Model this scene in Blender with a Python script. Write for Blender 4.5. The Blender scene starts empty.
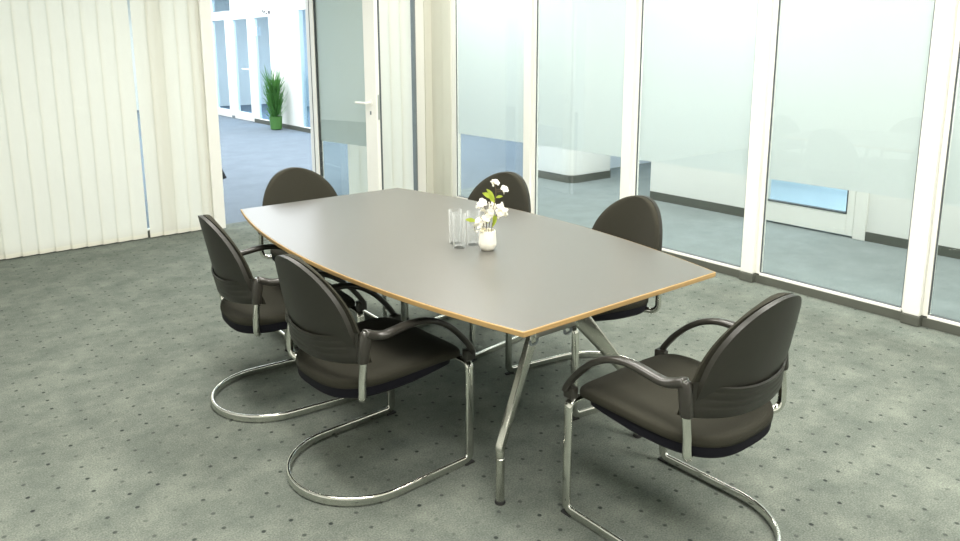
import bpy, bmesh, math, random
from mathutils import Vector, Matrix

random.seed(7)
scene = bpy.context.scene
COL = scene.collection
PI = math.pi

# ------------------------------------------------------------------ helpers
def lin(h):
    h = h.lstrip('#')
    out = []
    for i in (0, 2, 4):
        c = int(h[i:i + 2], 16) / 255.0
        out.append(c / 12.92 if c <= 0.04045 else ((c + 0.055) / 1.055) ** 2.4)
    return (out[0], out[1], out[2], 1.0)


def new_mat(name):
    m = bpy.data.materials.new(name)
    m.use_nodes = True
    nt = m.node_tree
    for n in list(nt.nodes):
        nt.nodes.remove(n)
    out = nt.nodes.new('ShaderNodeOutputMaterial')
    return m, nt, out


def principled(name, color, rough=0.5, metal=0.0, spec=0.5, noise=0.0, nscale=40.0, bump=0.0, bscale=200.0,
               coat=0.0, sheen=0.0):
    m, nt, out = new_mat(name)
    b = nt.nodes.new('ShaderNodeBsdfPrincipled')
    c = lin(color) if isinstance(color, str) else color
    b.inputs['Base Color'].default_value = c
    b.inputs['Roughness'].default_value = rough
    b.inputs['Metallic'].default_value = metal
    b.inputs['Specular IOR Level'].default_value = spec
    b.inputs['Coat Weight'].default_value = coat
    b.inputs['Sheen Weight'].default_value = sheen
    nt.links.new(b.outputs[0], out.inputs[0])
    tc = nt.nodes.new('ShaderNodeTexCoord')
    if noise > 0:
        n = nt.nodes.new('ShaderNodeTexNoise')
        n.inputs['Scale'].default_value = nscale
        n.inputs['Detail'].default_value = 4
        nt.links.new(tc.outputs['Object'], n.inputs['Vector'])
        mr = nt.nodes.new('ShaderNodeMapRange')
        mr.inputs['To Min'].default_value = 1 - noise
        mr.inputs['To Max'].default_value = 1 + noise
        nt.links.new(n.outputs['Fac'], mr.inputs['Value'])
        mx = nt.nodes.new('ShaderNodeMix')
        mx.data_type = 'RGBA'
        mx.blend_type = 'MULTIPLY'
        mx.inputs['Factor'].default_value = 1.0
        mx.inputs['A'].default_value = c
        nt.links.new(mr.outputs[0], mx.inputs['B'])
        nt.links.new(mx.outputs['Result'], b.inputs['Base Color'])
    if bump > 0:
        n2 = nt.nodes.new('ShaderNodeTexNoise')
        n2.inputs['Scale'].default_value = bscale
        nt.links.new(tc.outputs['Object'], n2.inputs['Vector'])
        bp = nt.nodes.new('ShaderNodeBump')
        bp.inputs['Strength'].default_value = bump
        bp.inputs['Distance'].default_value = 0.002
        nt.links.new(n2.outputs['Fac'], bp.inputs['Height'])
        nt.links.new(bp.outputs[0], b.inputs['Normal'])
    return m


def thin_glass(name, tint, base=0.05, edge=0.75, rough=0.0):
    """clear sheet: transmits with a tint, reflects more at grazing angles"""
    m, nt, out = new_mat(name)
    tr = nt.nodes.new('ShaderNodeBsdfTransparent')
    tr.inputs[0].default_value = lin(tint)
    gl = nt.nodes.new('ShaderNodeBsdfGlossy')
    gl.inputs['Roughness'].default_value = rough
    gl.inputs['Color'].default_value = (1, 1, 1, 1)
    lw = nt.nodes.new('ShaderNodeLayerWeight')
    lw.inputs['Blend'].default_value = 0.12
    mr = nt.nodes.new('ShaderNodeMapRange')
    mr.inputs['To Min'].default_value = base
    mr.inputs['To Max'].default_value = edge
    nt.links.new(lw.outputs['Facing'], mr.inputs['Value'])
    mx = nt.nodes.new('ShaderNodeMixShader')
    nt.links.new(mr.outputs[0], mx.inputs[0])
    nt.links.new(tr.outputs[0], mx.inputs[1])
    nt.links.new(gl.outputs[0], mx.inputs[2])
    nt.links.new(mx.outputs[0], out.inputs[0])
    return m


def translucent(name, color, trans=0.5, tcolor=None, clear=0.0, noise=0.0, gloss=0.0, vscale=None):
    m, nt, out = new_mat(name)
    d = nt.nodes.new('ShaderNodeBsdfDiffuse')
    d.inputs[0].default_value = lin(color)
    t = nt.nodes.new('ShaderNodeBsdfTranslucent')
    t.inputs[0].default_value = lin(tcolor or color)
    mx = nt.nodes.new('ShaderNodeMixShader')
    mx.inputs[0].default_value = trans
    nt.links.new(d.outputs[0], mx.inputs[1])
    nt.links.new(t.outputs[0], mx.inputs[2])
    last = mx
    if noise > 0:
        tc = nt.nodes.new('ShaderNodeTexCoord')
        mp = nt.nodes.new('ShaderNodeMapping')
        mp.inputs['Scale'].default_value = vscale or (1, 1, 1)
        n = nt.nodes.new('ShaderNodeTexNoise')
        n.inputs['Scale'].default_value = 90
        n.inputs['Detail'].default_value = 3
        nt.links.new(tc.outputs['Object'], mp.inputs[0])
        nt.links.new(mp.outputs[0], n.inputs['Vector'])
        mr = nt.nodes.new('ShaderNodeMapRange')
        mr.inputs['To Min'].default_value = 1 - noise
        mr.inputs['To Max'].default_value = 1
        nt.links.new(n.outputs['Fac'], mr.inputs['Value'])
        mm = nt.nodes.new('ShaderNodeMix')
        mm.data_type = 'RGBA'
        mm.blend_type = 'MULTIPLY'
        mm.inputs['Factor'].default_value = 1
        mm.inputs['A'].default_value = lin(color)
        nt.links.new(mr.outputs[0], mm.inputs['B'])
        nt.links.new(mm.outputs['Result'], d.inputs[0])
    if clear > 0:
        tr = nt.nodes.new('ShaderNodeBsdfTransparent')
        m2 = nt.nodes.new('ShaderNodeMixShader')
        m2.inputs[0].default_value = clear
        nt.links.new(last.outputs[0], m2.inputs[1])
        nt.links.new(tr.outputs[0], m2.inputs[2])
        last = m2
    if gloss > 0:
        g = nt.nodes.new('ShaderNodeBsdfGlossy')
        g.inputs['Roughness'].default_value = 0.05
        m3 = nt.nodes.new('ShaderNodeMixShader')
        m3.inputs[0].default_value = gloss
        nt.links.new(last.outputs[0], m3.inputs[1])
        nt.links.new(g.outputs[0], m3.inputs[2])
        last = m3
    nt.links.new(last.outputs[0], out.inputs[0])
    return m


def carpet(name, base, dark, light, dots, dot_col='#3a3f3c', big=1.6):
    m, nt, out = new_mat(name)
    N = nt.nodes.new
    L = nt.links.new
    b = N('ShaderNodeBsdfPrincipled')
    b.inputs['Roughness'].default_value = 0.95
    b.inputs['Specular IOR Level'].default_value = 0.1
    L(b.outputs[0], out.inputs[0])
    tc = N('ShaderNodeTexCoord')
    n1 = N('ShaderNodeTexNoise')
    n1.inputs['Scale'].default_value = big
    n1.inputs['Detail'].default_value = 6
    n1.inputs['Roughness'].default_value = 0.72
    L(tc.outputs['Object'], n1.inputs['Vector'])
    r1 = N('ShaderNodeValToRGB')
    r1.color_ramp.elements[0].position = 0.33
    r1.color_ramp.elements[0].color = lin(dark)
    r1.color_ramp.elements[1].position = 0.68
    r1.color_ramp.elements[1].color = lin(light)
    e = r1.color_ramp.elements.new(0.5)
    e.color = lin(base)
    L(n1.outputs['Fac'], r1.inputs[0])
    # fine pile
    n2 = N('ShaderNodeTexNoise')
    n2.inputs['Scale'].default_value = 170
    n2.inputs['Detail'].default_value = 3
    L(tc.outputs['Object'], n2.inputs['Vector'])
    mr = N('ShaderNodeMapRange')
    mr.inputs['From Min'].default_value = 0.3
    mr.inputs['From Max'].default_value = 0.7
    mr.inputs['To Min'].default_value = 0.72
    mr.inputs['To Max'].default_value = 1.28
    L(n2.outputs['Fac'], mr.inputs['Value'])
    mx = N('ShaderNodeMix')
    mx.data_type = 'RGBA'
    mx.blend_type = 'MULTIPLY'
    mx.inputs['Factor'].default_value = 1
    L(r1.outputs[0], mx.inputs['A'])
    L(mr.outputs[0], mx.inputs['B'])
    res = mx.outputs['Result']
    if dots:
        mp = N('ShaderNodeMapping')
        mp.vector_type = 'POINT'
        # one dot every 95 x 100 mm
        mp.inputs['Scale'].default_value = (1 / 0.0955, 1 / 0.1, 1)
        mp.inputs['Location'].default_value = (-0.2505 / 0.0955 + 0.5, -0.0685 / 0.1 + 0.5 - 0.05, 0)
        L(tc.outputs['Object'], mp.inputs[0])
        fl = N('ShaderNodeVectorMath')
        fl.operation = 'FLOOR'
        L(mp.outputs[0], fl.inputs[0])
        fr = N('ShaderNodeVectorMath')
        fr.operation = 'FRACTION'
        L(mp.outputs[0], fr.inputs[0])
        sub = N('ShaderNodeVectorMath')
        sub.operation = 'SUBTRACT'
        sub.inputs[1].default_value = (0.5, 0.5, 0)
        L(fr.outputs[0], sub.inputs[0])
        sc = N('ShaderNodeVectorMath')
        sc.operation = 'MULTIPLY'
        sc.inputs[1].default_value = (1, 1, 0)
        L(sub.outputs[0], sc.inputs[0])
        ln = N('ShaderNodeVectorMath')
        ln.operation = 'LENGTH'
        L(sc.outputs[0], ln.inputs[0])
        md = N('ShaderNodeMapRange')
        md.interpolation_type = 'SMOOTHSTEP'
        md.inputs['From Min'].default_value = 0.05
        md.inputs['From Max'].default_value = 0.105
        md.inputs['To Min'].default_value = 1
        md.inputs['To Max'].default_value = 0
        L(ln.outputs['Value'], md.inputs['Value'])
        wn = N('ShaderNodeTexWhiteNoise')
        L(fl.outputs[0], wn.inputs['Vector'])
        ms = N('ShaderNodeMapRange')
        ms.inputs['To Min'].default_value = 0.25
        ms.inputs['To Max'].default_value = 0.95
        L(wn.outputs['Value'], ms.inputs['Value'])
        mu = N('ShaderNodeMath')
        mu.operation = 'MULTIPLY'
        L(md.outputs[0], mu.inputs[0])
        L(ms.outputs[0], mu.inputs[1])
        mix2 = N('ShaderNodeMix')
        mix2.data_type = 'RGBA'
        L(mu.outputs[0], mix2.inputs['Factor'])
        L(res, mix2.inputs['A'])
        mix2.inputs['B'].default_value = lin(dot_col)
        res = mix2.outputs['Result']
    L(res, b.inputs['Base Color'])
    bp = N('ShaderNodeBump')
    bp.inputs['Strength'].default_value = 0.35
    bp.inputs['Distance'].default_value = 0.004
    L(n2.outputs['Fac'], bp.inputs['Height'])
    L(bp.outputs[0], b.inputs['Normal'])
    return m


# ---- mesh primitives (all add to a bmesh)
def box(bm, x0, x1, y0, y1, z0, z1):
    vs = [bm.verts.new(p) for p in ((x0, y0, z0), (x1, y0, z0), (x1, y1, z0), (x0, y1, z0),
                                    (x0, y0, z1), (x1, y0, z1), (x1, y1, z1), (x0, y1, z1))]
    for f in ((0, 3, 2, 1), (4, 5, 6, 7), (0, 1, 5, 4), (1, 2, 6, 5), (2, 3, 7, 6), (3, 0, 4, 7)):
        bm.faces.new([vs[i] for i in f])


def ring_skin(bm, rings, cap0=True, cap1=True, closed=True):
    vr = [[bm.verts.new(p) for p in r] for r in rings]
    n = len(vr[0])
    for a, b in zip(vr, vr[1:]):
        for i in range(n if closed else n - 1):
            j = (i + 1) % n
            bm.faces.new((a[i], a[j], b[j], b[i]))
    if cap0:
        bm.faces.new(list(reversed(vr[0])))
    if cap1:
        bm.faces.new(vr[-1])
    return vr


def sweep(bm, pts, wide, thin, side, nseg=14, power=2.6, wides=None, thins=None):
    """tube of super-elliptic section; 'side' is the first wide axis, carried along the path"""
    P = [Vector(p) for p in pts]
    T = []
    for i in range(len(P)):
        a = P[max(i - 1, 0)]
        b = P[min(i + 1, len(P) - 1)]
        T.append((b - a).normalized())
    nrm = Vector(side)
    nrm = (nrm - T[0] * nrm.dot(T[0])).normalized()
    rings = []
    for i in range(len(P)):
        if i > 0:
            q = T[i - 1].rotation_difference(T[i])
            nrm = q @ nrm
            nrm = (nrm - T[i] * nrm.dot(T[i])).normalized()
        bi = T[i].cross(nrm)
        w = wides[i] if wides else wide
        t = thins[i] if thins else thin
        ring = []
        for k in range(nseg):
            a = 2 * PI * k / nseg
            c, s = math.cos(a), math.sin(a)
            e = 2 / power
            ring.append(P[i] + nrm * (w / 2 * math.copysign(abs(c) ** e, c)) + bi * (t / 2 * math.copysign(abs(s) ** e, s)))
        rings.append(ring)
    ring_skin(bm, rings)


def rounded(pts, radii, n=7):
    """polyline with rounded corners"""
    P = [Vector(p) for p in pts]
    out = [P[0]]
    for i in range(1, len(P) - 1):
        r = radii[i - 1] if isinstance(radii, (list, tuple)) else radii
        a, b, c = P[i - 1], P[i], P[i + 1]
        u = (a - b).normalized()
        v = (c - b).normalized()
        ang = u.angle(v)
        if r <= 0 or ang > PI - 0.02:
            out.append(b)
            continue
        d = min(r / math.tan(ang / 2), (a - b).length * 0.49, (c - b).length * 0.49)
        rr = d * math.tan(ang / 2)
        ctr = b + (u + v).normalized() * (rr / math.sin(ang / 2))
        p0 = b + u * d
        p1 = b + v * d
        w0 = p0 - ctr
        w1 = p1 - ctr
        tot = w0.angle(w1)
        ax = w0.cross(w1).normalized()
        for k in range(n + 1):
            out.append(ctr + Matrix.Rotation(tot * k / n, 3, ax) @ w0)
    out.append(P[-1])
    return out


def catmull(pts, n=6):
    P = [Vector(p) for p in pts]
    out = []
    for i in range(len(P) - 1):
        p0 = P[max(i - 1, 0)]
        p1, p2 = P[i], P[i + 1]
        p3 = P[min(i + 2, len(P) - 1)]
        for k in range(n):
            t = k / n
            out.append(0.5 * ((2 * p1) + (p2 - p0) * t + (2 * p0 - 5 * p1 + 4 * p2 - p3) * t * t
                              + (3 * p1 - p0 - 3 * p2 + p3) * t ** 3))
    out.append(P[-1])
    return out


def lathe(bm, prof, n=40, flute=0.0, nfl=0):
    rings = []
    for r, z in prof:
        ring = []
        for k in range(n):
            a = 2 * PI * k / n
            rr = r * (1 + (flute * math.cos(nfl * a) if nfl else 0))
            ring.append((rr * math.cos(a), rr * math.sin(a), z))
        rings.append(ring)
    return ring_skin(bm, rings)


def make(name, bm, mat, parent=None, loc=(0, 0, 0), smooth=True, bevel=0.0, angle=35):
    bmesh.ops.recalc_face_normals(bm, faces=bm.faces)
    me = bpy.data.meshes.new(name)
    bm.to_mesh(me)
    bm.free()
    o = bpy.data.objects.new(name, me)
    COL.objects.link(o)
    o.location = loc
    if mat:
        me.materials.append(mat)
    if smooth:
        for p in me.polygons:
            p.use_smooth = True
        me.set_sharp_from_angle(angle=math.radians(angle))
    if bevel > 0:
        md = o.modifiers.new('bevel', 'BEVEL')
        md.width = bevel
        md.segments = 2
        md.limit_method = 'ANGLE'
    if parent:
        o.parent = parent
    return o


def empty(name, loc=(0, 0, 0), rz=0.0):
    o = bpy.data.objects.new(name, None)
    o.empty_display_size = 0.1
    COL.objects.link(o)
    o.location = loc
    o.rotation_euler = (0, 0, rz)
    return o


def tag(o, label, cat, group=None):
    o['label'] = label
    o['category'] = cat
    if group:
        o['group'] = group
    return o


def struct(name, bm, mat, parent=None, **kw):
    o = make(name, bm, mat, parent, **kw)
    o['kind'] = 'structure'
    return o


def sbox(name, mat, *dims, parent=None, bevel=0.0):
    bm = bmesh.new()
    box(bm, *dims)
    return struct(name, bm, mat, parent, smooth=False, bevel=bevel)


def boxes(lst):
    bm = bmesh.new()
    for d in lst:
        box(bm, *d)
    return bm


# ------------------------------------------------------------------ materials
def tumbler_mat():
    m, nt, out = new_mat('tumbler glass')
    tr = nt.nodes.new('ShaderNodeBsdfTransparent')
    tr.inputs[0].default_value = (0.985, 0.99, 0.99, 1)
    gl = nt.nodes.new('ShaderNodeBsdfGlossy')
    gl.inputs['Roughness'].default_value = 0.06
    df = nt.nodes.new('ShaderNodeBsdfTranslucent')
    df.inputs[0].default_value = (0.95, 0.96, 0.96, 1)
    d2 = nt.nodes.new('ShaderNodeBsdfDiffuse')
    d2.inputs[0].default_value = (0.95, 0.96, 0.96, 1)  # white painted in at grazing angles as the bright glass edges
    m0 = nt.nodes.new('ShaderNodeMixShader')
    nt.links.new(df.outputs[0], m0.inputs[1])
    nt.links.new(d2.outputs[0], m0.inputs[2])
    m1 = nt.nodes.new('ShaderNodeMixShader')
    m1.inputs[0].default_value = 0.2
    nt.links.new(m0.outputs[0], m1.inputs[1])
    nt.links.new(gl.outputs[0], m1.inputs[2])
    lw = nt.nodes.new('ShaderNodeLayerWeight')
    lw.inputs['Blend'].default_value = 0.17
    mr = nt.nodes.new('ShaderNodeMapRange')
    mr.inputs['To Min'].default_value = 0.015
    mr.inputs['To Max'].default_value = 0.9
    nt.links.new(lw.outputs['Facing'], mr.inputs['Value'])
    mx = nt.nodes.new('ShaderNodeMixShader')
    nt.links.new(mr.outputs[0], mx.inputs[0])
    nt.links.new(tr.outputs[0], mx.inputs[1])
    nt.links.new(m1.outputs[0], mx.inputs[2])
    nt.links.new(mx.outputs[0], out.inputs[0])
    return m


M = {}
M['carpet'] = carpet('green grey carpet', '#71776f', '#636a63', '#80867c', True, '#303634', big=5)
M['hall_carpet'] = carpet('blue grey carpet', '#737d86', '#6e7881', '#78828a', False, big=3)
M['corr_carpet'] = carpet('teal grey carpet', '#7f8786', '#78807f', '#868e8d', False, big=4)
M['white'] = principled('white lacquer', '#f4f3ec', 0.4, noise=0.02, nscale=3)
M['wall'] = principled('white wall paint', '#eeeee9', 0.85, noise=0.02, nscale=2)
M['cream'] = principled('cream panel', '#deddd0', 0.7, noise=0.03, nscale=4)
M['ceil'] = principled('ceiling paint', '#f0f0ec', 0.9)
M['blind'] = translucent('cream blind cloth', '#eceade', 0.3, '#f4f3e8', noise=0.04, vscale=(1, 1, 0.3))
M['weight'] = translucent('blind hem', '#f3f1e3', 0.15)
M['glass'] = thin_glass('clear glass', '#f3f7f7', 0.022, 0.4)
M['glass_blue'] = thin_glass('blue tinted glass', '#e0eef8', 0.05, 0.4)
M['glass_door'] = thin_glass('door glass', '#f8fbfa', 0.05, 0.5)
M['frost'] = translucent('frosted film', '#e7eae8', 0.71, '#eaedec', gloss=0.008)
M['frost_door'] = translucent('frosted door film', '#e6ecea', 0.42, '#eef3f1', clear=0.10, gloss=0.04)
M['gasket'] = principled('black rubber gasket', '#53585a', 0.6)
M['kick'] = principled('grey skirting', '#565850', 0.55, noise=0.08, nscale=20)
M['steel'] = principled('brushed steel', '#c9c9c4', 0.3, metal=1.0)
M['chrome'] = principled('polished chrome', '#dcdcd6', 0.09, metal=1.0)
M['alu'] = principled('satin aluminium', '#c4c4bc', 0.27, metal=1.0, noise=0.04, nscale=30)
M['fabric'] = principled('charcoal fabric', '#34332b', 0.95, spec=0.12, noise=0.35, nscale=420, bump=0.7, bscale=600, sheen=0.03)
M['plastic'] = principled('dark grey plastic', '#272620', 0.45, spec=0.45, noise=0.06, nscale=60, bump=0.08, bscale=500)
M['arm'] = principled('dark arm plastic', '#2f2d28', 0.3, spec=0.6)
M['pan'] = principled('black seat pan', '#12121a', 0.8, spec=0.2)
M['laminate'] = principled('grey table laminate', '#5d5c57', 0.29, spec=0.42, noise=0.05, nscale=220)
M['rubber'] = principled('black rubber', '#252525', 0.7)
M['porcelain'] = principled('cream porcelain', '#f6f3e6', 0.3)
M['tumbler'] = tumbler_mat()
M['petal'] = translucent('white petals', '#fbf8ee', 0.3, '#fffdf2')
M['petal_warm'] = translucent('cream petals', '#f3ecd2', 0.3, '#f6efd8')
M['leaf'] = translucent('yellow green leaf', '#a9b94a', 0.35, '#c3d25e')
M['stem'] = principled('brown stem', '#5a4d33', 0.7)
M['grass'] = translucent('grass leaf', '#568a4c', 0.3, '#74ab58', noise=0.6)
M['pot'] = principled('green pot', '#4f7d3c', 0.4)
M['black'] = principled('black metal', '#1f2124', 0.5)
M['bluewall'] = principled('pale blue wall', '#dde8f2', 0.8)
M['darkgrey'] = principled('grey panel', '#7d8588', 0.6)
M['sky_tint'] = principled('sky reflection tint', '#c3d6e2', 0.35)  # reflected sky put into a floor colour
M['sign'] = principled('sign print', '#5b5d60', 0.6)


def wood_mat():
    m, nt, out = new_mat('beech edge')
    b = nt.nodes.new('ShaderNodeBsdfPrincipled')
    b.inputs['Roughness'].default_value = 0.45
    tc = nt.nodes.new('ShaderNodeTexCoord')
    mp = nt.nodes.new('ShaderNodeMapping')
    mp.inputs['Scale'].default_value = (4, 4, 260)
    n = nt.nodes.new('ShaderNodeTexNoise')
    n.inputs['Scale'].default_value = 1.0
    n.inputs['Detail'].default_value = 4
    r = nt.nodes.new('ShaderNodeValToRGB')
    r.color_ramp.elements[0].color = lin('#a27f4e')
    r.color_ramp.elements[1].color = lin('#ccab75')
    nt.links.new(tc.outputs['Object'], mp.inputs[0])
    nt.links.new(mp.outputs[0], n.inputs['Vector'])
    nt.links.new(n.outputs['Fac'], r.inputs[0])
    nt.links.new(r.outputs[0], b.inputs['Base Color'])
    nt.links.new(b.outputs[0], out.inputs[0])
    return m


M['wood'] = wood_mat()

# ------------------------------------------------------------------ the setting
XW = 4.48      # glass partition on the right
YW = 6.43      # partition with the door at the far end
XO = 6.15      # opposite wall of the corridor
ZC = 2.72

sbox('floor', M['carpet'], -1.6, XW + 0.03, -1.8, YW + 0.12, -0.1, 0.0)
sbox('floor_corridor', M['corr_carpet'], XW + 0.03, 8.4, -1.8, YW + 0.12, -0.1, 0.0)
sbox('floor_hall', M['hall_carpet'], -4.0, 9.0, YW + 0.12, 20.0, -0.1, 0.0)
sbox('ceiling', M['ceil'], -4.0, 9.0, -1.8, 20.0, ZC, ZC + 0.1)
sbox('wall_back', M['wall'], -1.6, 8.4, -1.9, -1.8, 0, ZC)
sbox('wall_left', M['wall'], -1.7, -1.6, -1.8, YW + 0.1, 0, ZC)

# --- right glass partition
POSTS = [-0.42, 0.62, 1.66, 2.70, 3.782, 4.912]
frame_left_end = 6.02
for i, y in enumerate(POSTS):
    t = struct('trim_%d' % (i + 1), boxes([(XW - 0.045, XW + 0.035, y - 0.046, y + 0.046, 0.06, ZC)]), M['white'], smooth=False, bevel=0.006)
    struct('base_cap', boxes([(XW - 0.05, XW + 0.03, y - 0.05, y + 0.05, 0, 0.06)]), M['kick'], t, smooth=False, bevel=0.006)
edges = POSTS + [6.03]
for i in range(len(POSTS)):
    y0 = POSTS[i] + 0.046
    y1 = (POSTS[i + 1] - 0.046) if i + 1 < len(POSTS) else 6.02
    w = struct('window_%d' % (i + 1), boxes([
        (XW - 0.012, XW + 0.032, y0, y0 + 0.018, 0.062, ZC), (XW - 0.012, XW + 0.032, y1 - 0.028, y1, 0.062, ZC),
        (XW - 0.012, XW + 0.032, y0 + 0.018, y1 - 0.028, 0.052, 0.072)]), M['white'], smooth=False, bevel=0.003)
    a, b = y0 + 0.018, y1 - 0.028
    struct('gasket', boxes([(XW - 0.004, XW + 0.003, a, a + 0.006, 0.07, ZC), (XW - 0.004, XW + 0.003, b - 0.007, b, 0.07, ZC),
                            (XW - 0.006, XW + 0.02, a + 0.010, b - 0.010, 0.071, 0.076)]), M['gasket'], w, smooth=False)
    struct('pane', boxes([(XW + 0.004, XW + 0.012, a + 0.002, b - 0.002, 0.07, ZC)]), M['glass'], w, smooth=False)
    struct('frosted_film', boxes([(XW + 0.013, XW + 0.0145, a + 0.012, b - 0.012, 0.705, ZC)]), M['frost'], w, smooth=False)
sbox('baseboard_right', M['kick'], XW - 0.014, XW + 0.03, -1.8, 6.02, 0.0, 0.054, bevel=0.003)
# corner column next to the glass
sbox('wall_right', M['cream'], XW, XW + 0.1, 6.2, YW, 0, ZC)
sbox('trim_7', M['cream'], XW - 0.02, XW + 0.1, 6.06, 6.2, 0, ZC, bevel=0.004)
sbox('trim_8', M['white'], XW - 0.012, XW + 0.04, 6.02, 6.06, 0, ZC, bevel=0.004)

# --- far partition (door wall): frame posts and glass behind the blinds
FR = [(-1.6, -1.5), (-0.35, -0.27), (0.70, 0.78), (1.72, 1.80), (2.17, 2.262)]
sbox('trim_9', M['white'], 2.165, 2.262, YW - 0.03, YW + 0.07, 0, ZC, bevel=0.004)       # left jamb of the doorway
sbox('trim_10', M['white'], 3.150, 3.215, YW - 0.0, YW + 0.07, 0, ZC, bevel=0.004)      # right jamb
sbox('trim_11', M['white'], 2.262, 3.150, YW + 0.0, YW + 0.07, 2.2, ZC, bevel=0.004)    # above the doorway
for i, (x0, x1) in enumerate([(-1.56, -0.55), (-0.47, 0.52), (0.60, 1.78), (1.86, 2.125)]):
    w = struct('window_%d' % (7 + i), boxes([(x0 - 0.04, x0, YW + 0.045, YW + 0.09, 0.0, ZC), (x1, x1 + 0.04, YW + 0.045, YW + 0.09, 0.0, ZC),
                                             (x0, x1, YW + 0.045, YW + 0.09, 0.0, 0.07)]), M['white'], smooth=False)
    struct('pane', boxes([(x0, x1, YW + 0.06, YW + 0.068, 0.07, ZC)]), M['glass'], w, smooth=False)
w = struct('window_11', boxes([(3.215, 3.26, YW + 0.045, YW + 0.09, 0, ZC), (4.40, 4.48, YW + 0.045, YW + 0.09, 0, ZC),
                               (3.26, 4.40, YW + 0.045, YW + 0.09, 0, 0.07)]), M['white'], smooth=False)
struct('pane', boxes([(3.26, 4.40, YW + 0.06, YW + 0.068, 0.07, ZC)]), M['glass'], w, smooth=False)
sbox('baseboard_far', M['kick'], -1.6, 2.165, YW + 0.03, YW + 0.044, 0, 0.06)


# --- vertical blinds
def blind(name, x0, n, pitch, label, y=YW, flip=False, width=0.122, tilt=0.08):
    t = empty(name, (x0 + n * pitch / 2, y, 0))
    tag(t, label, 'blind', None)
    ox = x0 + n * pitch / 2
    bm = bmesh.new()
    bh = bmesh.new()
    for i in range(n):
        xc = x0 + (i + 0.5) * pitch - ox
        rings = []
        rh = []
        tl = tilt + random.uniform(-0.012, 0.012)
        if flip:
            tl = -tl
        for z in (0.012, 2.6):
            r = []
            for k in range(9):
                u = (k / 8 - 0.5)
                r.append((xc + u * width, u * width * tl * 2 + 0.004 * (1 - (2 * u) ** 2) * -1, z))
            rings.append(r)
        ring_skin(bm, rings, False, False, closed=False)
        for z in (0.012, 0.045):
            r = []
            for k in range(9):
                u = (k / 8 - 0.5)
                r.append((xc + u * (width - 0.008), u * width * tl * 2 - 0.004 * (1 - (2 * u) ** 2) - 0.0025, z))
            rh.append(r)
        ring_skin(bh, rh, False, False, closed=False)
    make('vanes', bm, M['blind'], t)
    make('bottom_weights', bh, M['weight'], t)
    make('headrail', boxes([(x0 - ox, x0 + n * pitch - ox, -0.025, 0.025, 2.6, 2.65)]), M['white'], t, smooth=False)
    return t


blind('vertical_blind', 1.508 - 26 * 0.1112, 27, 0.1112,
      'wide cream vertical blind left of the narrow bright gap, hanging to the carpet')
blind('vertical_blind', 1.644, 5, 0.1095,
      'short cream vertical blind between the bright gap and the open doorway')
blind('vertical_blind', 3.50, 6, 0.1235,
      'narrow cream vertical blind behind the open glass door, by the room corner', width=0.145)
# cream panels and dark slot in the corner
sbox('trim_12', M['darkgrey'], 4.268, 4.281, YW - 0.03, YW + 0.04, 0.05, ZC)
sbox('trim_13', M['white'], 4.281, 4.40, YW + 0.0, YW + 0.04, 0, ZC)
sbox('trim_14', M['cream'], 4.40, 4.48, YW - 0.02, YW + 0.04, 0, ZC)

# --- open glass door, swung into the room
hx, hy = 3.162, 6.400
ex, ey = 3.3245, 5.545
dl = math.hypot(ex - hx, ey - hy)
door = empty('door_1', (hx, hy, 0), math.atan2(ey - hy, ex - hx))
door['kind'] = 'structure'
T = 0.026
struct('frame', boxes([(0.0, 0.05, -T, T, 0.01, 2.15), (dl - 0.145, dl, -T, T, 0.01, 2.15),
                       (0.05, dl - 0.145, -T, T, 0.01, 0.17), (0.05, dl - 0.145, -T, T, 2.03, 2.15)]), M['white'], door, smooth=False, bevel=0.004)
struct('gasket', boxes([(0.05, 0.056, -T + 0.01, T - 0.01, 0.17, 2.03), (-0.008, -0.002, -T, T, 0.01, 2.15),
                        (dl + 0.0005, dl + 0.004, T - 0.016, T + 0.001, 0.01, 2.15)]), M['gasket'], door, smooth=False)
struct('pane', boxes([(0.056, dl - 0.145, -0.004, 0.004, 0.17, 2.03)]), M['glass_door'], door, smooth=False)
struct('frosted_film', boxes([(0.058, dl - 0.147, 0.005, 0.0065, 0.70, 2.03)]), M['frost_door'], door, smooth=False)
for s in (-1, 1):
    bm = bmesh.new()
    sweep(bm, rounded([(dl - 0.075, s * T, 1.085), (dl - 0.075, s * (T + 0.055), 1.085), (dl - 0.205, s * (T + 0.055), 1.085)], 0.015),
          0.022, 0.018, (0, 0, 1))
    h = struct('handle', bm, M['white'], door)
    bm = bmesh.new()
    ring = []
    for k in range(24):
        a = 2 * PI * k / 24
        ring.append((dl - 0.075 + 0.026 * math.cos(a), 1.085 + 0.026 * math.sin(a)))
    ring_skin(bm, [[(x, s * T, z) for x, z in ring], [(x, s * (T + 0.008), z) for x, z in ring]])
    struct('rose', bm, M['white'], h)
    bm = bmesh.new()
    box(bm, dl - 0.083, dl - 0.067, min(s * T, s * (T + 0.003)), max(s * T, s * (T + 0.003)), 0.985, 1.015)
    struct('keyhole', bm, M['darkgrey'], door, smooth=False)
struct('lock_plate', boxes([(dl, dl + 0.003, -0.010, 0.012, 0.945, 1.155)]), M['steel'], door, smooth=False)

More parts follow.
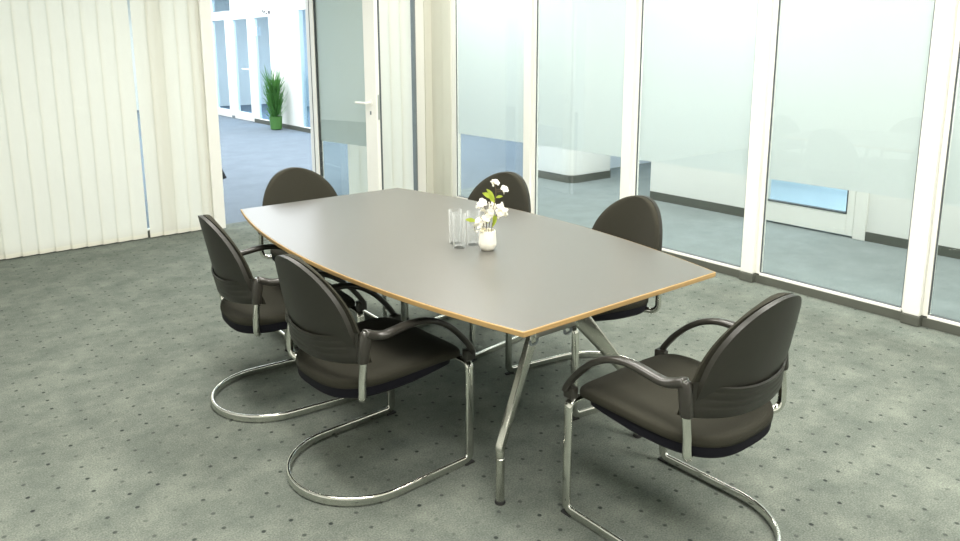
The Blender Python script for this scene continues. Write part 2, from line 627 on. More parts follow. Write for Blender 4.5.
# --- corridor: opposite wall (with a recess), skirting, a glazed door
WT = 0.1
sbox('wall_corridor', M['wall'], XO, XO + WT, -1.8, 2.70, 0, ZC)
sbox('wall_corridor_middle', M['wall'], XO, XO + WT, 3.72, 4.90, 0, ZC)
sbox('wall_corridor_lintel', M['wall'], XO, XO + WT, 2.70, 3.72, 2.2, ZC)
bm = bmesh.new()      # rounded wall end beside the recess
prof = [(XO, 6.70), (XO, 6.13)] + [(XO + 0.1 - 0.1 * math.cos(a), 6.13 - 0.1 * math.sin(a)) for a in [PI / 2 * k / 8 for k in range(9)]] + \
       [(6.80, 6.03), (6.80, 6.70)]
ring_skin(bm, [[(x, y, 0.0) for x, y in prof], [(x, y, ZC) for x, y in prof]])
struct('wall_corridor_rounded', bm, M['wall'])
sbox('baseboard_corridor', M['kick'], XO - 0.012, XO, -1.8, 2.70, 0, 0.075)
sbox('baseboard_corridor_middle', M['kick'], XO - 0.012, XO, 3.72, 4.89, 0, 0.085)
bm = bmesh.new()
prof2 = [(XO - 0.012, 6.70), (XO - 0.012, 6.13)] + [(XO + 0.1 - 0.112 * math.cos(a), 6.13 - 0.112 * math.sin(a)) for a in [PI / 2 * k / 8 for k in range(9)]] + [(6.80, 6.018)]
ring_skin(bm, [[(x, y, 0.0) for x, y in prof2], [(x, y, 0.09) for x, y in prof2]], False, False, closed=False)
bb = struct('baseboard_corridor_rounded', bm, M['kick'])
sbox('wall_recess', M['bluewall'], 8.3, 8.4, -1.8, YW + 0.2, 0, ZC)
sbox('wall_recess_side', M['wall'], XO + WT, 8.3, 4.80, 4.90, 0, ZC)
sbox('wall_recess_far', M['bluewall'], 6.80, 8.4, 6.5, 6.6, 0, ZC)

# glazed door in the opposite wall
d2 = empty('door_2', (XO, 2.70, 0))
d2['kind'] = 'structure'
struct('jamb', boxes([(-0.02, 0.08, 0.0, 0.10, 0, 2.2), (-0.02, 0.08, 0.96, 1.02, 0, 2.2)]), M['white'], d2, smooth=False, bevel=0.004)
struct('frame', boxes([(-0.012, 0.05, 0.105, 0.165, 0.015, 2.18), (-0.012, 0.05, 0.885, 0.955, 0.015, 2.18),
                       (-0.012, 0.05, 0.165, 0.885, 0.015, 0.195)]), M['white'], d2, smooth=False, bevel=0.004)
struct('gasket', boxes([(-0.016, 0.03, 0.165, 0.885, 0.195, 0.206), (-0.016, 0.03, 0.165, 0.172, 0.206, 2.1)]), M['gasket'], d2, smooth=False)
struct('pane', boxes([(0.01, 0.018, 0.165, 0.885, 0.2, 2.15)]), M['glass'], d2, smooth=False)
# slab painted pale blue for the sky reflected in the glazed door
sbox('floor_sky_tint', M['sky_tint'], XO + WT, 8.3, -1.8, 4.80, -0.02, 0.004)

# --- hall beyond the doorway
hw = [(12.35, 12.60), (12.98, 14.05)]
sbox('wall_hall_side', M['wall'], XO + WT, 8.9, 12.25, 12.35, 0, ZC)
sbox('wall_hall', M['wall'], XO, XO + WT, 13.0, 14.13, 0, ZC)
sbox('wall_hall_top', M['wall'], XO, XO + WT, 14.13, 17.6, 2.125, 2.30)
sbox('wall_hall_header', M['wall'], XO, XO + WT, 12.35, 13.0, 2.20, 2.30)
sbox('wall_hall_upper', M['wall'], XO + 0.01, XO + WT, 12.35, 16.2, 2.30, ZC)
sbox('wall_hall_end', M['wall'], XO, XO + WT, 17.6, 20.0, 0, ZC)
sbox('wall_hall_far', M['wall'], -4.0, 9.0, 20.0, 20.1, 0, ZC)
sbox('wall_hall_left', M['wall'], -4.1, -4.0, YW, 20.0, 0, ZC)
sbox('baseboard_hall', M['kick'], XO - 0.012, XO, 12.35, 15.25, 0, 0.08)


def glazed(name, y0, y1, z0, z1, fy0, fy1, fz0, fz1, gl):
    w = struct(name, boxes([(XO - 0.01, XO + 0.06, fy0, y0, fz0, fz1), (XO - 0.01, XO + 0.06, y1, fy1, fz0, fz1),
                            (XO - 0.01, XO + 0.06, y0, y1, fz0, z0), (XO - 0.01, XO + 0.06, y0, y1, z1, fz1)]), M['white'], smooth=False)
    struct('pane', boxes([(XO + 0.02, XO + 0.028, y0, y1, z0, z1)]), gl, w, smooth=False)
    return w


glazed('window_12', 12.46, 12.99, 0.09, 2.66, 12.35, 13.10, 0.08, 2.70, M['glass_blue'])
glazed('window_13', 14.28, 15.02, 0.09, 2.12, 14.13, 15.05, 0.08, 2.14, M['glass_blue'])
dB = glazed('door_3', 15.38, 16.17, 0.17, 2.11, 15.06, 16.38, 0.01, 2.14, M['glass_blue'])
dA = glazed('door_4', 16.62, 17.42, 0.17, 2.12, 16.40, 17.60, 0.01, 2.14, M['glass_blue'])
glazed('window_14', 16.25, 17.35, 2.30, 2.68, 16.2, 17.60, 2.28, 2.72, M['glass_blue'])
bm = bmesh.new()
sweep(bm, rounded([(XO - 0.01, 15.30, 1.09), (XO - 0.06, 15.30, 1.09), (XO - 0.06, 15.62, 1.09)], 0.02), 0.03, 0.03, (0, 0, 1))
struct('handle', bm, M['white'], dB)
struct('hinge_block', boxes([(XO - 0.03, XO - 0.01, 16.34, 16.46, 0.0, 0.06)]), M['darkgrey'], dB, smooth=False)
# rooms behind the hall glazing
sbox('wall_office', M['bluewall'], 8.9, 9.0, 6.6, 20.0, 0, ZC)

o = make('wall_sensor', boxes([(XO - 0.045, XO - 0.01, 14.86, 15.0, 1.76, 1.94)]), M['white'], smooth=False, bevel=0.01)
tag(o, 'small white box fixed to the post beside the far glass door', 'sensor')

# small printed sign marks on the far wall
sg = empty('wall_lettering', (XO, 14.28, 2.2))
tag(sg, 'small grey lettering high on the white hall wall above the plant', 'sign')
for (y, z, w_, h_) in ((0.20, 0.03, 0.03, 0.05), (0.14, 0.0, 0.028, 0.05), (0.09, 0.02, 0.03, 0.035), (0.03, -0.02, 0.05, 0.03)):
    make('letter', boxes([(-0.034, -0.026, y - w_ / 2, y + w_ / 2, z - h_ / 2, z + h_ / 2)]), M['sign'], sg, smooth=False)
make('emblem', boxes([(-0.036, -0.026, -0.14, -0.06, -0.03, 0.03)]), M['sign'], sg, smooth=False)
make('plate', boxes([(-0.026, -0.0, -0.18, 0.25, -0.06, 0.08)]), M['white'], sg, smooth=False)

# plant in the hall
pl = empty('potted_grass', (5.90, 13.62, 0))
tag(pl, 'tall bushy green grass plant in a green pot against the hall wall', 'plant')
bm = bmesh.new()
lathe(bm, [(0.02, 0.0), (0.08, 0.0), (0.105, 0.02), (0.122, 0.24), (0.128, 0.255), (0.118, 0.255), (0.110, 0.23), (0.02, 0.22)], 32)
make('pot', bm, M['pot'], pl)
bm = bmesh.new()
for i in range(520):
    a = random.uniform(0, 2 * PI)
    r0 = random.uniform(0, 0.09)
    zb = 0.16 + (random.random() ** 1.1) * 0.62
    ln = random.uniform(0.25, 0.52)
    a2 = a + random.uniform(-0.6, 0.6)
    sp = random.uniform(0.04, 0.20)
    droop = random.uniform(-0.1, 0.75)
    pts = []
    for k in range(5):
        t = k / 4
        rr = r0 + sp * t
        z = zb + ln * (t - droop * t * t)
        pts.append(Vector((rr * math.cos(a + (a2 - a) * t), rr * math.sin(a + (a2 - a) * t), min(z, 1.30))))
    tw = Vector((-math.sin(a2 + i), math.cos(a2 + i), 0.2))
    ws = [0.004, 0.007, 0.007, 0.005, 0.001]
    for p in pts:
        p.x = min(p.x, 0.205)
    vr = [(bm.verts.new(p - tw * w_), bm.verts.new(p + tw * w_)) for p, w_ in zip(pts, ws)]
    for p, q in zip(vr, vr[1:]):
        bm.faces.new((p[0], p[1], q[1], q[0]))
make('foliage', bm, M['grass'], pl)

# black stand whose foot shows at the blind's edge
st = empty('folding_stand', (2.95, 8.95, 0))
tag(st, 'black folding stand in the hall, only a foot showing past the blind', 'stand')
for (fx, fy) in ((0.215, -0.05), (-0.35, -0.10), (-0.04, 0.30)):
    bm = bmesh.new()
    sweep(bm, [(fx, fy, 0.0), (-0.30, 0.06, 1.3)], 0.06, 0.04, (1, 0, 0))
    make('leg', bm, M['black'], st)
bm = bmesh.new()
box(bm, -0.62, -0.25, 0.0, 0.03, 0.75, 1.30)
make('board', bm, M['black'], st, smooth=False)

# ------------------------------------------------------------------ conference table
TX, TY, TZ = 1.893, 2.668, 0.73
HL, HE, BU = 1.10, 0.480, 0.150


def outline(off=0.0, n=40):
    pts = []
    for k in range(n + 1):
        t = -1 + 2 * k / n
        pts.append((HE + BU * (1 - t * t) - off, t * (HL - off)))
    for k in range(n + 1):
        t = 1 - 2 * k / n
        pts.append((-(HE + BU * (1 - t * t)) + off, t * (HL - off)))
    return pts


tb = empty('conference_table', (TX, TY, 0))
tag(tb, 'long grey boat shaped conference table with beech edge on angled metal legs', 'table')
bm = bmesh.new()
o1 = outline(0.0035)
o2 = outline(0.002)
ring_skin(bm, [[(x, y, TZ - 0.016) for x, y in o1], [(x, y, TZ - 0.001) for x, y in o1], [(x, y, TZ) for x, y in outline(0.0045)]])
make('tabletop', bm, M['laminate'], tb, angle=25)
bm = bmesh.new()
prof = [(0.006, -0.0195), (0.001, -0.0165), (0.0, -0.004), (0.0012, -0.0008), (0.0034, -0.0006), (0.0034, -0.0195)]
rings = [[(x, y, TZ + z) for x, y in outline(off)] for off, z in prof]
rings.append(rings[0])
vr = [[bm.verts.new(p) for p in r] for r in rings[:-1]]
vr.append(vr[0])
nn = len(vr[0])
for a, b in zip(vr, vr[1:]):
    for i in range(nn):
        j = (i + 1) % nn
        bm.faces.new((a[i], a[j], b[j], b[i]))
make('edge_band', bm, M['wood'], tb, angle=25)
APX = 0.705   # apex of each trestle, distance from the middle
FY = 0.858
FX = 0.365
for sy in (-1, 1):
    for sx in (-1, 1):
        bm = bmesh.new()
        foot = Vector((sx * FX, sy * FY, 0.212))
        top = Vector((sx * 0.004, sy * APX, 0.690))
        d = (top - foot).normalized()
        side = Vector((0, 0, 1)).cross(d).cross(d).normalized()
        n = 8
        pts = [foot + (top - foot) * (k / n) for k in range(n + 1)]
        ws = [0.034 + (0.094 - 0.034) * (k / n) ** 1.1 for k in range(n + 1)]
        ts = [0.028 - 0.008 * (k / n) for k in range(n + 1)]
        pts = [foot - Vector((0, 0, 0.012))] + pts
        ws = [0.030] + ws
        ts = [0.028] + ts
        sweep(bm, pts, 0.04, 0.02, side, nseg=16, power=5, wides=ws, thins=ts)
        lg = make('leg', bm, M['alu'], tb)
        bm = bmesh.new()
        prof = [(0.0145, 0.012), (0.0155, 0.015), (0.0155, 0.170), (0.0135, 0.172), (0.0135, 0.176), (0.0155, 0.178), (0.0155, 0.200), (0.011, 0.214)]
        lathe(bm, prof, 24)
        f = make('foot_tube', bm, M['alu'], lg, loc=(sx * FX, sy * FY, 0))
        bm = bmesh.new()
        lathe(bm, [(0.017, 0.0), (0.019, 0.003), (0.0165, 0.012), (0.004, 0.013)], 24)
        make('glide', bm, M['rubber'], lg, loc=(sx * FX, sy * FY, 0))
    # short rail under the end of the top, with cable clips
    make('cross_rail', boxes([(-0.37, -0.19, sy * 1.025 - 0.008, sy * 1.025 + 0.008, 0.660, 0.680)]), M['steel'], tb, smooth=False, bevel=0.003)
    for cx in (-0.355, -0.205):
        bm = bmesh.new()
        sweep(bm, rounded([(cx, sy * 1.025, 0.713), (cx, sy * 1.025, 0.640), (cx - 0.03, sy * 1.025, 0.640), (cx - 0.03, sy * 1.025, 0.654)], 0.010), 0.008, 0.008, (0, 1, 0), nseg=8)
        make('cable_clip', bm, M['darkgrey'], tb)
    make('leg_bracket', boxes([(-0.075, 0.075, sy * APX - 0.03, sy * APX + 0.03, 0.64, 0.713)]), M['alu'], tb, smooth=False, bevel=0.006)
make('beam', boxes([(-0.03, 0.03, -APX + 0.03, APX - 0.03, 0.655, 0.713)]), M['alu'], tb, smooth=False, bevel=0.004)

# ------------------------------------------------------------------ cantilever chairs


def w_back(z):
    if z <= 0.60:
        return 0.242
    u = (z - 0.60) / 0.266
    return 0.242 * max(0.0, 1 - min(u, 1) ** 2.05) ** (1 / 2.05)


def lag(x, xs, ys):
    tot = 0
    for i in range(3):
        t = ys[i]
        for j in range(3):
            if j != i:
                t *= (x - xs[j]) / (xs[i] - xs[j])
        tot += t
    return tot


def y_back(x, z):
    b = lag(z, (0.5, 0.64, 0.865), (-0.236, -0.268, -0.313))
    k = 1.35 + (1.10 - 1.35) * (z - 0.53) / 0.11 if z < 0.64 else 1.10 + 0.2 * (z - 0.64) / 0.225
    return b + k * x * x


def y_band(x, z):
    c = lag(z, (0.5, 0.64, 0.865), (-0.236, -0.268, -0.313)) - 0.009
    return c + (-0.180 - 0.1 * max(0, 0.58 - z) - c) * (abs(x) / 0.240) ** 2.3


def back_grid(bm, zs, off0, off1, shrink=0.0, nx=24, bulge=0.0, ztop=None, zbot=None):
    """closed curved plate between offsets off0 (rear) and off1 (front)"""
    def pt(x, z, o):
        return (x, y_back(x, z) + o, z)
    A, B = [], []
    for j, z in enumerate(zs):
        zz = z
        w = max(w_back(z) * (1 - shrink), 0.004)
        ra, rb = [], []
        for k in range(nx + 1):
            u = -1 + 2 * k / nx
            x = w * u
            edge = (1 - abs(u) ** 6)
            vj = j / (len(zs) - 1)
            edz = min(1, vj / 0.06, (1 - vj) / 0.03) if bulge else 1
            b = bulge * min(edge, max(edz, 0)) ** 0.6 if bulge else 0
            ra.append(bm.verts.new(pt(x, zz, off0)))
            rb.append(bm.verts.new(pt(x, zz, off1 + b)))
        A.append(ra)
        B.append(rb)
    n = len(zs)
    for j in range(n - 1):
        for k in range(nx):
            bm.faces.new((A[j][k], A[j][k + 1], A[j + 1][k + 1], A[j + 1][k]))
            bm.faces.new((B[j][k], B[j + 1][k], B[j + 1][k + 1], B[j][k + 1]))
        bm.faces.new((A[j][0], A[j + 1][0], B[j + 1][0], B[j][0]))
        bm.faces.new((A[j][nx], B[j][nx], B[j + 1][nx], A[j + 1][nx]))
    for k in range(nx):
        bm.faces.new((A[0][k], B[0][k], B[0][k + 1], A[0][k + 1]))
        bm.faces.new((A[n - 1][k], A[n - 1][k + 1], B[n - 1][k + 1], B[n - 1][k]))


def seat_outline(s, n=64):
    """rounded front, nearly elliptical rear"""
    pts = []
    for k in range(n):
        a = 2 * PI * k / n
        c, q = math.cos(a), math.sin(a)
        if q >= 0:
            e = 2 / 6.5
            x = 0.247 * math.copysign(abs(c) ** e, c)
            y = 0.04 + (0.240 + 0.012 * (1 - (x / 0.247) ** 2)) * abs(q) ** e
        else:
            e = 2 / 2.9
            x = 0.247 * math.copysign(abs(c) ** e, c)
            y = 0.04 - 0.285 * abs(q) ** e
        pts.append((x * s, 0.01 + (y - 0.01) * s))
    return pts


def seat_z(x, y):
    dz = 0.0
    if y > 0.12:
        dz -= 0.020 * ((y - 0.12) / 0.155) ** 2
    if y < -0.05:
        dz -= 0.006 * ((-0.05 - y) / 0.2)
    dz += 0.10 * x * x - 0.010 - 0.012 * (0.12 - y) / 0.36
    return dz


def seat_rings(bm, lev, pan=False):
    rings = []
    for s, z in lev:
        r = []
        for x, y in seat_outline(s):
            zz = z + seat_z(x, y)
            if pan and y > 0.0:
                # the shell rises and stops short of the front edge
                q = y / 0.29
                zz += (0.441 - z) * 0.75 * q ** 2
                y = y * (1 - 0.18 * q)
            r.append((x * (0.985 if pan else 1.0), y, zz))
        rings.append(r)
    ring_skin(bm, rings)


def build_chair():
    t = empty('cantilever_chair')
    # sled base: one bent flat-oval tube
    x = 0.262
    zr = 0.0185
    arc = [(x * math.cos(a), -0.055 - x * math.sin(a), zr) for a in [PI * k / 24 for k in range(25)]]
    left_up = rounded([(x - 0.16, 0.27, 0.408), (x, 0.27, 0.408), (x, 0.27, zr), (x, -0.055, zr)], [0.022, 0.026], n=6)
    right_up = rounded([(-x, -0.055, zr), (-x, 0.27, zr), (-x, 0.27, 0.408), (-x + 0.16, 0.27, 0.408)], [0.026, 0.022], n=6)
    path = left_up[:-1] + [Vector(p) for p in arc] + right_up[1:]
    bm = bmesh.new()
    sweep(bm, path, 0.034, 0.016, (0, 1, 0), nseg=14, power=3)
    base = make('sled_frame', bm, M['chrome'], t, angle=50)
    for s in (-1, 1):
        bm = bmesh.new()
        box(bm, s * x - 0.009, s * x + 0.009, 0.245, 0.287, 0.0, 0.006)
        make('glide', bm, M['rubber'], base, smooth=False)
    # rear U-shaped tube carrying the back
    xb = 0.255
    for sg_ in (-1, 1):
        p = rounded([(sg_ * xb, -0.166, 0.640), (sg_ * xb, -0.187, 0.47), (sg_ * xb, -0.189, 0.396), (sg_ * 0.12, -0.115, 0.394)], [0.1, 0.05], n=8)
        bm = bmesh.new()
        sweep(bm, p, 0.0265, 0.0265, (1, 0, 0), nseg=16, power=2)
        make('back_tube', bm, M['chrome'], t, angle=50)
    # under-seat runners joining front and rear tubes
    bm = bmesh.new()
    for s in (-1, 1):
        box(bm, s * 0.11 - 0.014, s * 0.11 + 0.014, -0.12, 0.285, 0.384, 0.405)
    make('seat_runner', bm, M['rubber'], t, smooth=False)
    # seat
    bm = bmesh.new()
    seat_rings(bm, [(0.10, 0.397), (0.84, 0.397), (0.95, 0.400), (0.985, 0.410), (0.994, 0.440), (0.90, 0.441)], pan=True)
    make('seat_shell', bm, M['pan'], t)
    bm = bmesh.new()
    seat_rings(bm, [(0.90, 0.439), (0.985, 0.439), (0.999, 0.442), (1.0, 0.453), (0.993, 0.462), (0.975, 0.467), (0.93, 0.470), (0.75, 0.471), (0.5, 0.469), (0.25, 0.467), (0.06, 0.466)])
    make('seat', bm, M['fabric'], t, angle=60)
    # back shell (rear) and cushion (front)
    zs = [0.530 + (0.866 - 0.530) * (1 - (1 - k / 30) ** 1.7) for k in range(31)]
    bm = bmesh.new()
    back_grid(bm, zs, -0.006, 0.011, 0.045)
    make('back_shell', bm, M['plastic'], t, bevel=0.007)
    zs2 = [0.520 + (0.865 - 0.520) * (1 - (1 - k / 30) ** 1.7) for k in range(31)]
    bm = bmesh.new()
    back_grid(bm, zs2, 0.0155, 0.022, 0.0, bulge=0.016)
    make('backrest', bm, M['fabric'], t, angle=60)
    # lumbar band between the sleeves: upper edge dips in the middle, three raised ribs
    bm = bmesh.new()
    nx = 28
    vz = [0, 0.03, 0.28, 0.31, 0.35, 0.38, 0.50, 0.53, 0.57, 0.60, 0.74, 0.77, 0.81, 0.84, 0.97, 1.0]
    off = [0.001, 0.007, 0.007, 0.007, 0.0045, 0.007, 0.007, 0.007, 0.0045, 0.007, 0.007, 0.007, 0.0045, 0.007, 0.0075, 0.001]
    grid = []
    for k in range(nx + 1):
        u = -1 + 2 * k / nx
        x = 0.240 * u
        zt = 0.600 + 0.038 * u * u
        zb = 0.506 + 0.022 * u * u
        col = []
        ribf = 1 if abs(u) < 0.8 else max(0, (0.92 - abs(u)) / 0.12)
        for v, o_ in zip(vz, off):
            z = zb + (zt - zb) * v
            o2_ = o_ if o_ != 0.0045 else 0.007 - 0.0016 * ribf
            col.append(bm.verts.new((x, y_band(x, z) - o2_, z)))
        grid.append(col)
    for a, b in zip(grid, grid[1:]):
        for j in range(len(vz) - 1):
            bm.faces.new((a[j], b[j], b[j + 1], a[j + 1]))
    make('lumbar_band', bm, M['plastic'], t, angle=60)
    # armrests with their sleeves
    for s in (-1, 1):
        bm = bmesh.new()
        sl = [(s * xb, -0.181, 0.533), (s * xb, -0.1805, 0.540), (s * xb, -0.176, 0.58), (s * xb, -0.170, 0.622), (s * xb, -0.168, 0.634), (s * xb, -0.167, 0.640)]
        sweep(bm, sl, 0.036, 0.044, (1, 0, 0), nseg=18, power=2.6, wides=[0.029, 0.032, 0.033, 0.033, 0.030, 0.018], thins=[0.034, 0.038, 0.040, 0.040, 0.036, 0.02])
        arm = make('armrest', bm, M['arm'], t, angle=55)
        bm = bmesh.new()
        side = [(-0.174, 0.634), (-0.155, 0.627), (-0.130, 0.617), (-0.100, 0.612), (-0.06, 0.616), (0.0, 0.624), (0.06, 0.622), (0.12, 0.605),
                (0.18, 0.570), (0.23, 0.525), (0.265, 0.484), (0.285, 0.455), (0.292, 0.440)]
        pts = catmull([(s * (xb + (0.004 if -0.13 < y < 0.2 else 0.0)), y, z) for y, z in side], 4)
        n = len(pts)
        ws, ts = [], []
        for i in range(n):
            u = i / (n - 1)
            ws.append(0.040 if u < 0.4 else 0.040 - 0.014 * (u - 0.4) / 0.6)
            ts.append((0.028 if u > 0.12 else 0.030) - 0.006 * min(1, max(0, (u - 0.15) / 0.4)))
        ws[0] *= 0.75
        ts[0] *= 0.75
        sweep(bm, pts, 0.034, 0.022, (1, 0, 0), nseg=16, power=2.6, wides=ws, thins=ts)
        make('arm_bow', bm, M['arm'], arm, angle=55)
        bm = bmesh.new()
        box(bm, s * x - 0.013, s * x + 0.017, 0.262, 0.306, 0.410, 0.452)
        make('arm_clamp', bm, M['arm'], arm, smooth=False, bevel=0.005)
    return t


def copy_tree(o, parent=None):
    c = o.copy()
    COL.objects.link(c)
    if parent:
        c.parent = parent
    for ch in o.children:
        copy_tree(ch, c)
    return c


CH = [
    ((1.323, 2.329), (0.999, 0.042), 'charcoal cantilever chair with its back to the camera, nearest on the table\'s left side'),
    ((1.312, 3.088), (0.996, -0.085), 'charcoal cantilever chair at the table\'s left side, farther back, nearer the blinds'),
    ((1.930, 1.358), (-0.010, 1.0), 'charcoal cantilever chair pulled out at the near end of the table, front right'),
    ((2.463, 2.288), (-0.988, 0.155), 'charcoal cantilever chair across the table, on the window side, right of the flowers'),
    ((2.426, 3.115), (-0.990, -0.138), 'charcoal cantilever chair across the table, its back rising behind the white flowers'),
    ((1.842, 3.772), (-0.026, -1.0), 'charcoal cantilever chair at the far end of the table, before the open doorway'),
]
proto = build_chair()
bpy.context.view_layer.update()
for i, (pos, f, lab) in enumerate(CH):
    c = proto if i == 0 else copy_tree(proto)
    c.location = (pos[0], pos[1], 0)
    c.rotation_euler = (0, 0, math.atan2(f[1], f[0]) - PI / 2)
    tag(c, lab, 'chair', 'chairs around the conference table')

# ------------------------------------------------------------------ things on the table
GL = [((1.868, 2.515), 'tall clear tumbler behind the other two, farthest from the vase'),
      ((1.838, 2.447), 'tall clear tumbler nearest the table\'s left edge, in front of the pair'),
      ((1.913, 2.448), 'tall clear tumbler closest to the white flower vase')]
tum = None
for i, ((x, y), lab) in enumerate(GL):
    if tum is None:
        bm = bmesh.new()
        lathe(bm, [(0.004, 0.0), (0.0235, 0.0), (0.0255, 0.003), (0.0285, 0.144), (0.0282, 0.147), (0.0262, 0.147), (0.0258, 0.142), (0.0232, 0.018), (0.020, 0.012), (0.004, 0.012)], 40)
        tum = make('drinking_glass', bm, M['tumbler'])
        g = tum
    else:
        g = tum.copy()
        COL.objects.link(g)
    g.location = (x, y, TZ)
    tag(g, lab, 'glass', 'glasses beside the vase')

VX, VY = 1.907, 2.345
bm = bmesh.new()
lathe(bm, [(0.020, 0.0), (0.027, 0.002), (0.031, 0.012), (0.0355, 0.022), (0.036, 0.03), (0.0345, 0.055), (0.0325, 0.082), (0.0315, 0.0845), (0.0295, 0.0845), (0.0295, 0.08),
           (0.031, 0.05), (0.030, 0.02), (0.01, 0.012)], 96, 0.022, 16)
v = make('flower_vase', bm, M['porcelain'], loc=(VX, VY, TZ), angle=60)
tag(v, 'small cream ribbed porcelain vase holding white blossom on the table', 'vase')

# camera-facing axes of the table, only to arrange the sprigs sideways (r) and towards the back (b)
RR = Vector((0.782, -0.623, 0))
BB = Vector((0.623, 0.782, 0))


def blossom(bm, c, size, n=5):
    """a cupped flower of overlapping petals"""
    ax = Vector((random.uniform(-1, 1), random.uniform(-1, 0.2), random.uniform(0.1, 1))).normalized()
    u = ax.orthogonal().normalized()
    w = ax.cross(u)
    for ring, (k_n, sc, lift) in enumerate(((n, 1.0, 0.25), (n, 0.66, 0.55))):
        for k in range(k_n):
            a = 2 * PI * (k + 0.5 * ring) / k_n + random.uniform(-0.15, 0.15)
            d = u * math.cos(a) + w * math.sin(a)
            s = ax.cross(d)
            L_ = 0.92 * size * sc * random.uniform(0.85, 1.1)
            rows = []
            for (t, wd) in ((0.0, 0.12), (0.35, 0.5), (0.7, 0.62), (1.0, 0.3)):
                cc = c + d * (L_ * t) + ax * (L_ * lift * math.sin(t * 2.2))
                rows.append([cc - s * (wd * L_ * 0.75) + ax * (L_ * 0.1), cc - ax * (L_ * 0.04), cc + s * (wd * L_ * 0.75) + ax * (L_ * 0.1)])
            vv = [[bm.verts.new(p) for p in r] for r in rows]
            for p, q in zip(vv, vv[1:]):
                for m_ in range(2):
                    bm.faces.new((p[m_], p[m_ + 1], q[m_ + 1], q[m_]))


def leaf(bm, base, tip, width, droop=0.15):
    d = tip - base
    s = d.cross(Vector((-0.6, -0.78, 0.2))).normalized()
    rows = []
    for t, wd in ((0, 0.1), (0.25, 0.7), (0.5, 1.0), (0.78, 0.7), (1.0, 0.05)):
        c = base + d * t - Vector((0, 0, 1)) * (droop * d.length * t * t)
        k = Vector((0, 0, 0.15 * width))
        rows.append([c - s * width * wd / 2 + k, c, c + s * width * wd / 2 + k])
    vv = [[bm.verts.new(p) for p in r] for r in rows]
    for p, q in zip(vv, vv[1:]):
        for m_ in range(2):
            bm.faces.new((p[m_], p[m_ + 1], q[m_ + 1], q[m_]))


def sprig(label, root, joints, flowers, leaves, buds=()):
    t = empty('flower_sprig', (VX, VY, TZ + 0.02))
    tag(t, label, 'flower', 'white flowers in the vase')

    def P(r, z, b=0.0):
        return RR * r + BB * b + Vector((0, 0, z - TZ - 0.02))
    bm = bmesh.new()
    pts = catmull([Vector((root[0], root[1], 0.006))] + [P(*j) for j in joints], 5)
    sweep(bm, pts, 0.0032, 0.0032, (1, 0, 0), nseg=7, power=2)
    for (r, z, b, sz) in flowers:
        near = min(pts, key=lambda q: (q - P(r, z, b)).length + 2 * max(0, q.z - P(r, z, b).z))
        if (near - P(r, z, b)).length > 0.004:
            sweep(bm, [near, P(r, z, b)], 0.0022, 0.0022, (0.3, 1, 0), nseg=6, power=2)
    make('stem', bm, M['stem'], t)
    bm = bmesh.new()
    for (r, z, b, sz) in flowers:
        blossom(bm, P(r, z, b), sz)
        if len(flowers) > 5 or len(flowers) == 4:
            for q in range(2):
                blossom(bm, P(r + random.uniform(-0.016, 0.016), z + random.uniform(-0.018, 0.014), b + random.uniform(-0.018, 0.01)), sz * random.uniform(0.5, 0.75))
    make('blossom', bm, M['petal'], t, smooth=True, angle=80)
    if leaves:
        bm = bmesh.new()
        for (r0, z0, r1, z1, wd) in leaves:
            leaf(bm, P(r0, z0), P(r1, z1, -0.005), wd)
        make('leaf', bm, M['leaf'], t)
    if buds:
        bm = bmesh.new()
        for (r, z, b, sz) in buds:
            blossom(bm, P(r, z, b), sz, 4)
        make('bud', bm, M['petal_warm'], t)
    return t


def px(dx, y):
    """sideways metres and height for a spot dx pixels right of the vase and y down the photograph"""
    return dx / 242.0, 0.8066 + (232 - y) / 240.0


def fl(dx, y, b, s):
    r, z = px(dx, y)
    return (r, z, b, s)


def lf(x0, y0, x1, y1, w_):
    a = px(x0, y0)
    b = px(x1, y1)
    return (a[0], a[1], b[0], b[1], w_)


sprig('tallest white blossom sprig with yellow green leaves, rising above the others', (0.004, 0.006),
      [px(2, 222), px(5, 210), px(8, 199), px(8, 188), px(7, 184)],
      [fl(6, 184, 0, 0.021), fl(4, 183, -0.008, 0.018), fl(8.5, 183, 0.004, 0.017), fl(16.5, 189.5, 0.0, 0.019), fl(15, 191, -0.006, 0.015)],
      [lf(7, 200, -5, 191, 0.022), lf(7, 199, -1, 187, 0.016), lf(8, 198, 15, 195, 0.012), lf(7, 203, 2, 195, 0.018)])
sprig('full cluster of white blossoms at the middle left of the vase', (-0.010, 0.002),
      [px(-1, 222), px(-2, 212), px(-3, 204)],
      [fl(-5, 203, 0, 0.022), fl(1, 207, -0.01, 0.024), fl(-3, 212, -0.01, 0.024), fl(3, 212, 0.01, 0.020), fl(-1, 217, -0.02, 0.022), fl(-8, 206, 0.0, 0.016),
       fl(5, 206, 0.012, 0.018), fl(-4, 221, -0.02, 0.020)],
      [lf(0, 224, 3, 214, 0.012)])
sprig('white blossoms leaning to the right of the vase', (0.012, -0.004),
      [px(5, 223), px(9, 215), px(13, 209)],
      [fl(13, 206, 0, 0.020), fl(16, 211, 0, 0.020), fl(11, 211, -0.01, 0.018), fl(13, 216, -0.01, 0.017)],
      [lf(5, 228, 9, 214, 0.016), lf(6, 226, 7, 212, 0.014)])
sprig('low drooping sprig of white buds hanging left over the vase rim', (-0.012, -0.008),
      [px(-4, 224), px(-8, 221), px(-12, 224), px(-13, 229)],
      [fl(-9, 220, -0.01, 0.017), fl(-12, 225, -0.01, 0.014), fl(-7, 226, -0.02, 0.015), fl(-13.5, 230, -0.01, 0.010)],
      [lf(-11, 222, -22, 218, 0.018)],
      [fl(-3, 228, -0.025, 0.012), fl(1, 228, -0.028, 0.012), fl(-5, 229, -0.024, 0.011)])

# ------------------------------------------------------------------ lights


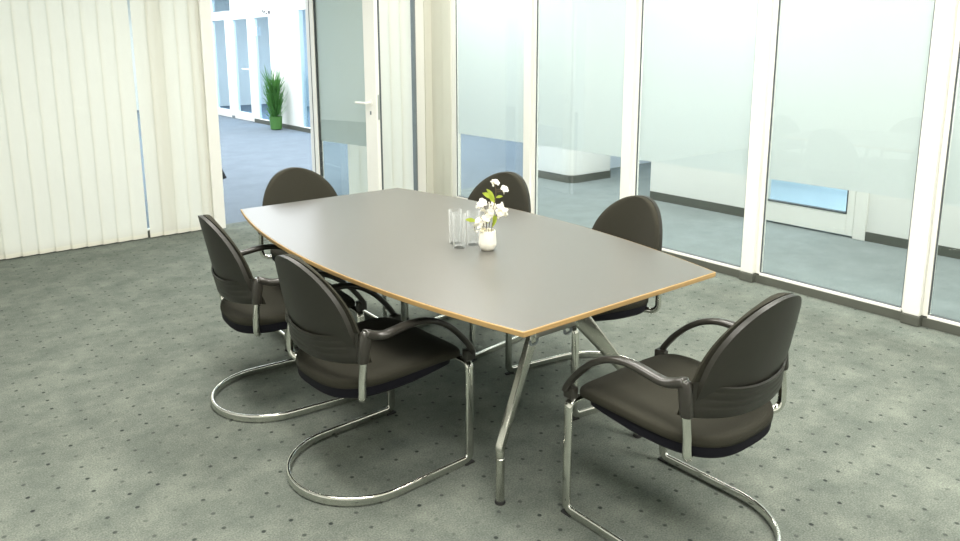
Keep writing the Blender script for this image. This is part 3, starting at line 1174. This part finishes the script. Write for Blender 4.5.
def area(name, loc, sx, sy, power, color, rot=(0, 0, 0)):
    d = bpy.data.lights.new(name, 'AREA')
    d.shape = 'RECTANGLE'
    d.size, d.size_y = sx, sy
    d.energy = power
    d.color = color
    o = bpy.data.objects.new(name, d)
    COL.objects.link(o)
    o.location = loc
    o.rotation_euler = rot
    return o


warm = (1.0, 0.965, 0.90)
cool = (0.91, 0.96, 1.0)
for (x, y, p) in ((0.6, 0.2, 68), (2.9, 0.2, 68), (0.8, 2.4, 66), (2.9, 2.4, 66), (1.9, 4.1, 52)):
    area('room_lamp', (x, y, ZC - 0.01), 0.6, 1.5, p, warm)
area('corner_fill', (3.85, 5.1, ZC - 0.01), 0.6, 1.2, 26, warm)  # unseen, added to brighten the blind and door film in this corner
for y in (0.5, 3.0, 5.5):
    area('corridor_lamp', (5.3, y, ZC - 0.01), 0.5, 1.6, 60, (1.0, 0.975, 0.945))
for (x, y) in ((1.0, 9.0), (4.4, 9.0), (1.0, 13.0), (4.4, 13.0), (4.4, 17.0), (1.0, 17.0), (7.4, 9.8)):  # last one added to light the open floor past the corridor
    area('hall_daylight', (x, y, ZC - 0.01), 3.0, 3.4, 145, cool)  # unseen panels standing in for daylight from the hall windows
area('office_lamp', (7.5, 15.0, ZC - 0.01), 1.5, 5.0, 230, cool)
area('side_lamp', (7.2, 2.5, ZC - 0.01), 1.2, 2.0, 85, cool)
area('recess_lamp', (7.3, 5.6, ZC - 0.01), 0.8, 0.8, 25, cool)

w = bpy.data.worlds.new('world')
scene.world = w
w.use_nodes = True
w.node_tree.nodes['Background'].inputs[0].default_value = (0.9, 0.95, 1.0, 1)
w.node_tree.nodes['Background'].inputs[1].default_value = 0.3

# ------------------------------------------------------------------ camera
F, PY, PITCH, YAW, ROLL, H = 755.01, 193.64, math.radians(11.083), math.radians(38.537), math.radians(-0.106), 1.5591
cp, sp_, cy, sy_ = math.cos(PITCH), math.sin(PITCH), math.cos(YAW), math.sin(YAW)
fw = Vector((sy_ * cp, cy * cp, -sp_))
r0 = Vector((cy, -sy_, 0))
u0 = r0.cross(fw)
r = r0 * math.cos(ROLL) + u0 * math.sin(ROLL)
u = -r0 * math.sin(ROLL) + u0 * math.cos(ROLL)
cam = bpy.data.cameras.new('camera')
cam.sensor_width = 36
cam.lens = F / 960 * 36
cam.shift_y = -(541 / 2 - PY) / 960
cam.clip_start = 0.05
co = bpy.data.objects.new('camera', cam)
COL.objects.link(co)
mat = Matrix((r, u, -fw)).transposed().to_4x4()
mat.translation = (0, 0, H)
co.matrix_world = mat
scene.camera = co

scene.view_settings.view_transform = 'Standard'
scene.view_settings.look = 'None'
scene.view_settings.gamma = 1
scene.view_settings.use_curve_mapping = False
scene.view_settings.exposure = 0.0
scene.cycles.use_denoising = True
scene.cycles.max_bounces = 10
scene.cycles.transparent_max_bounces = 16
scene.cycles.caustics_reflective = False
scene.cycles.caustics_refractive = False
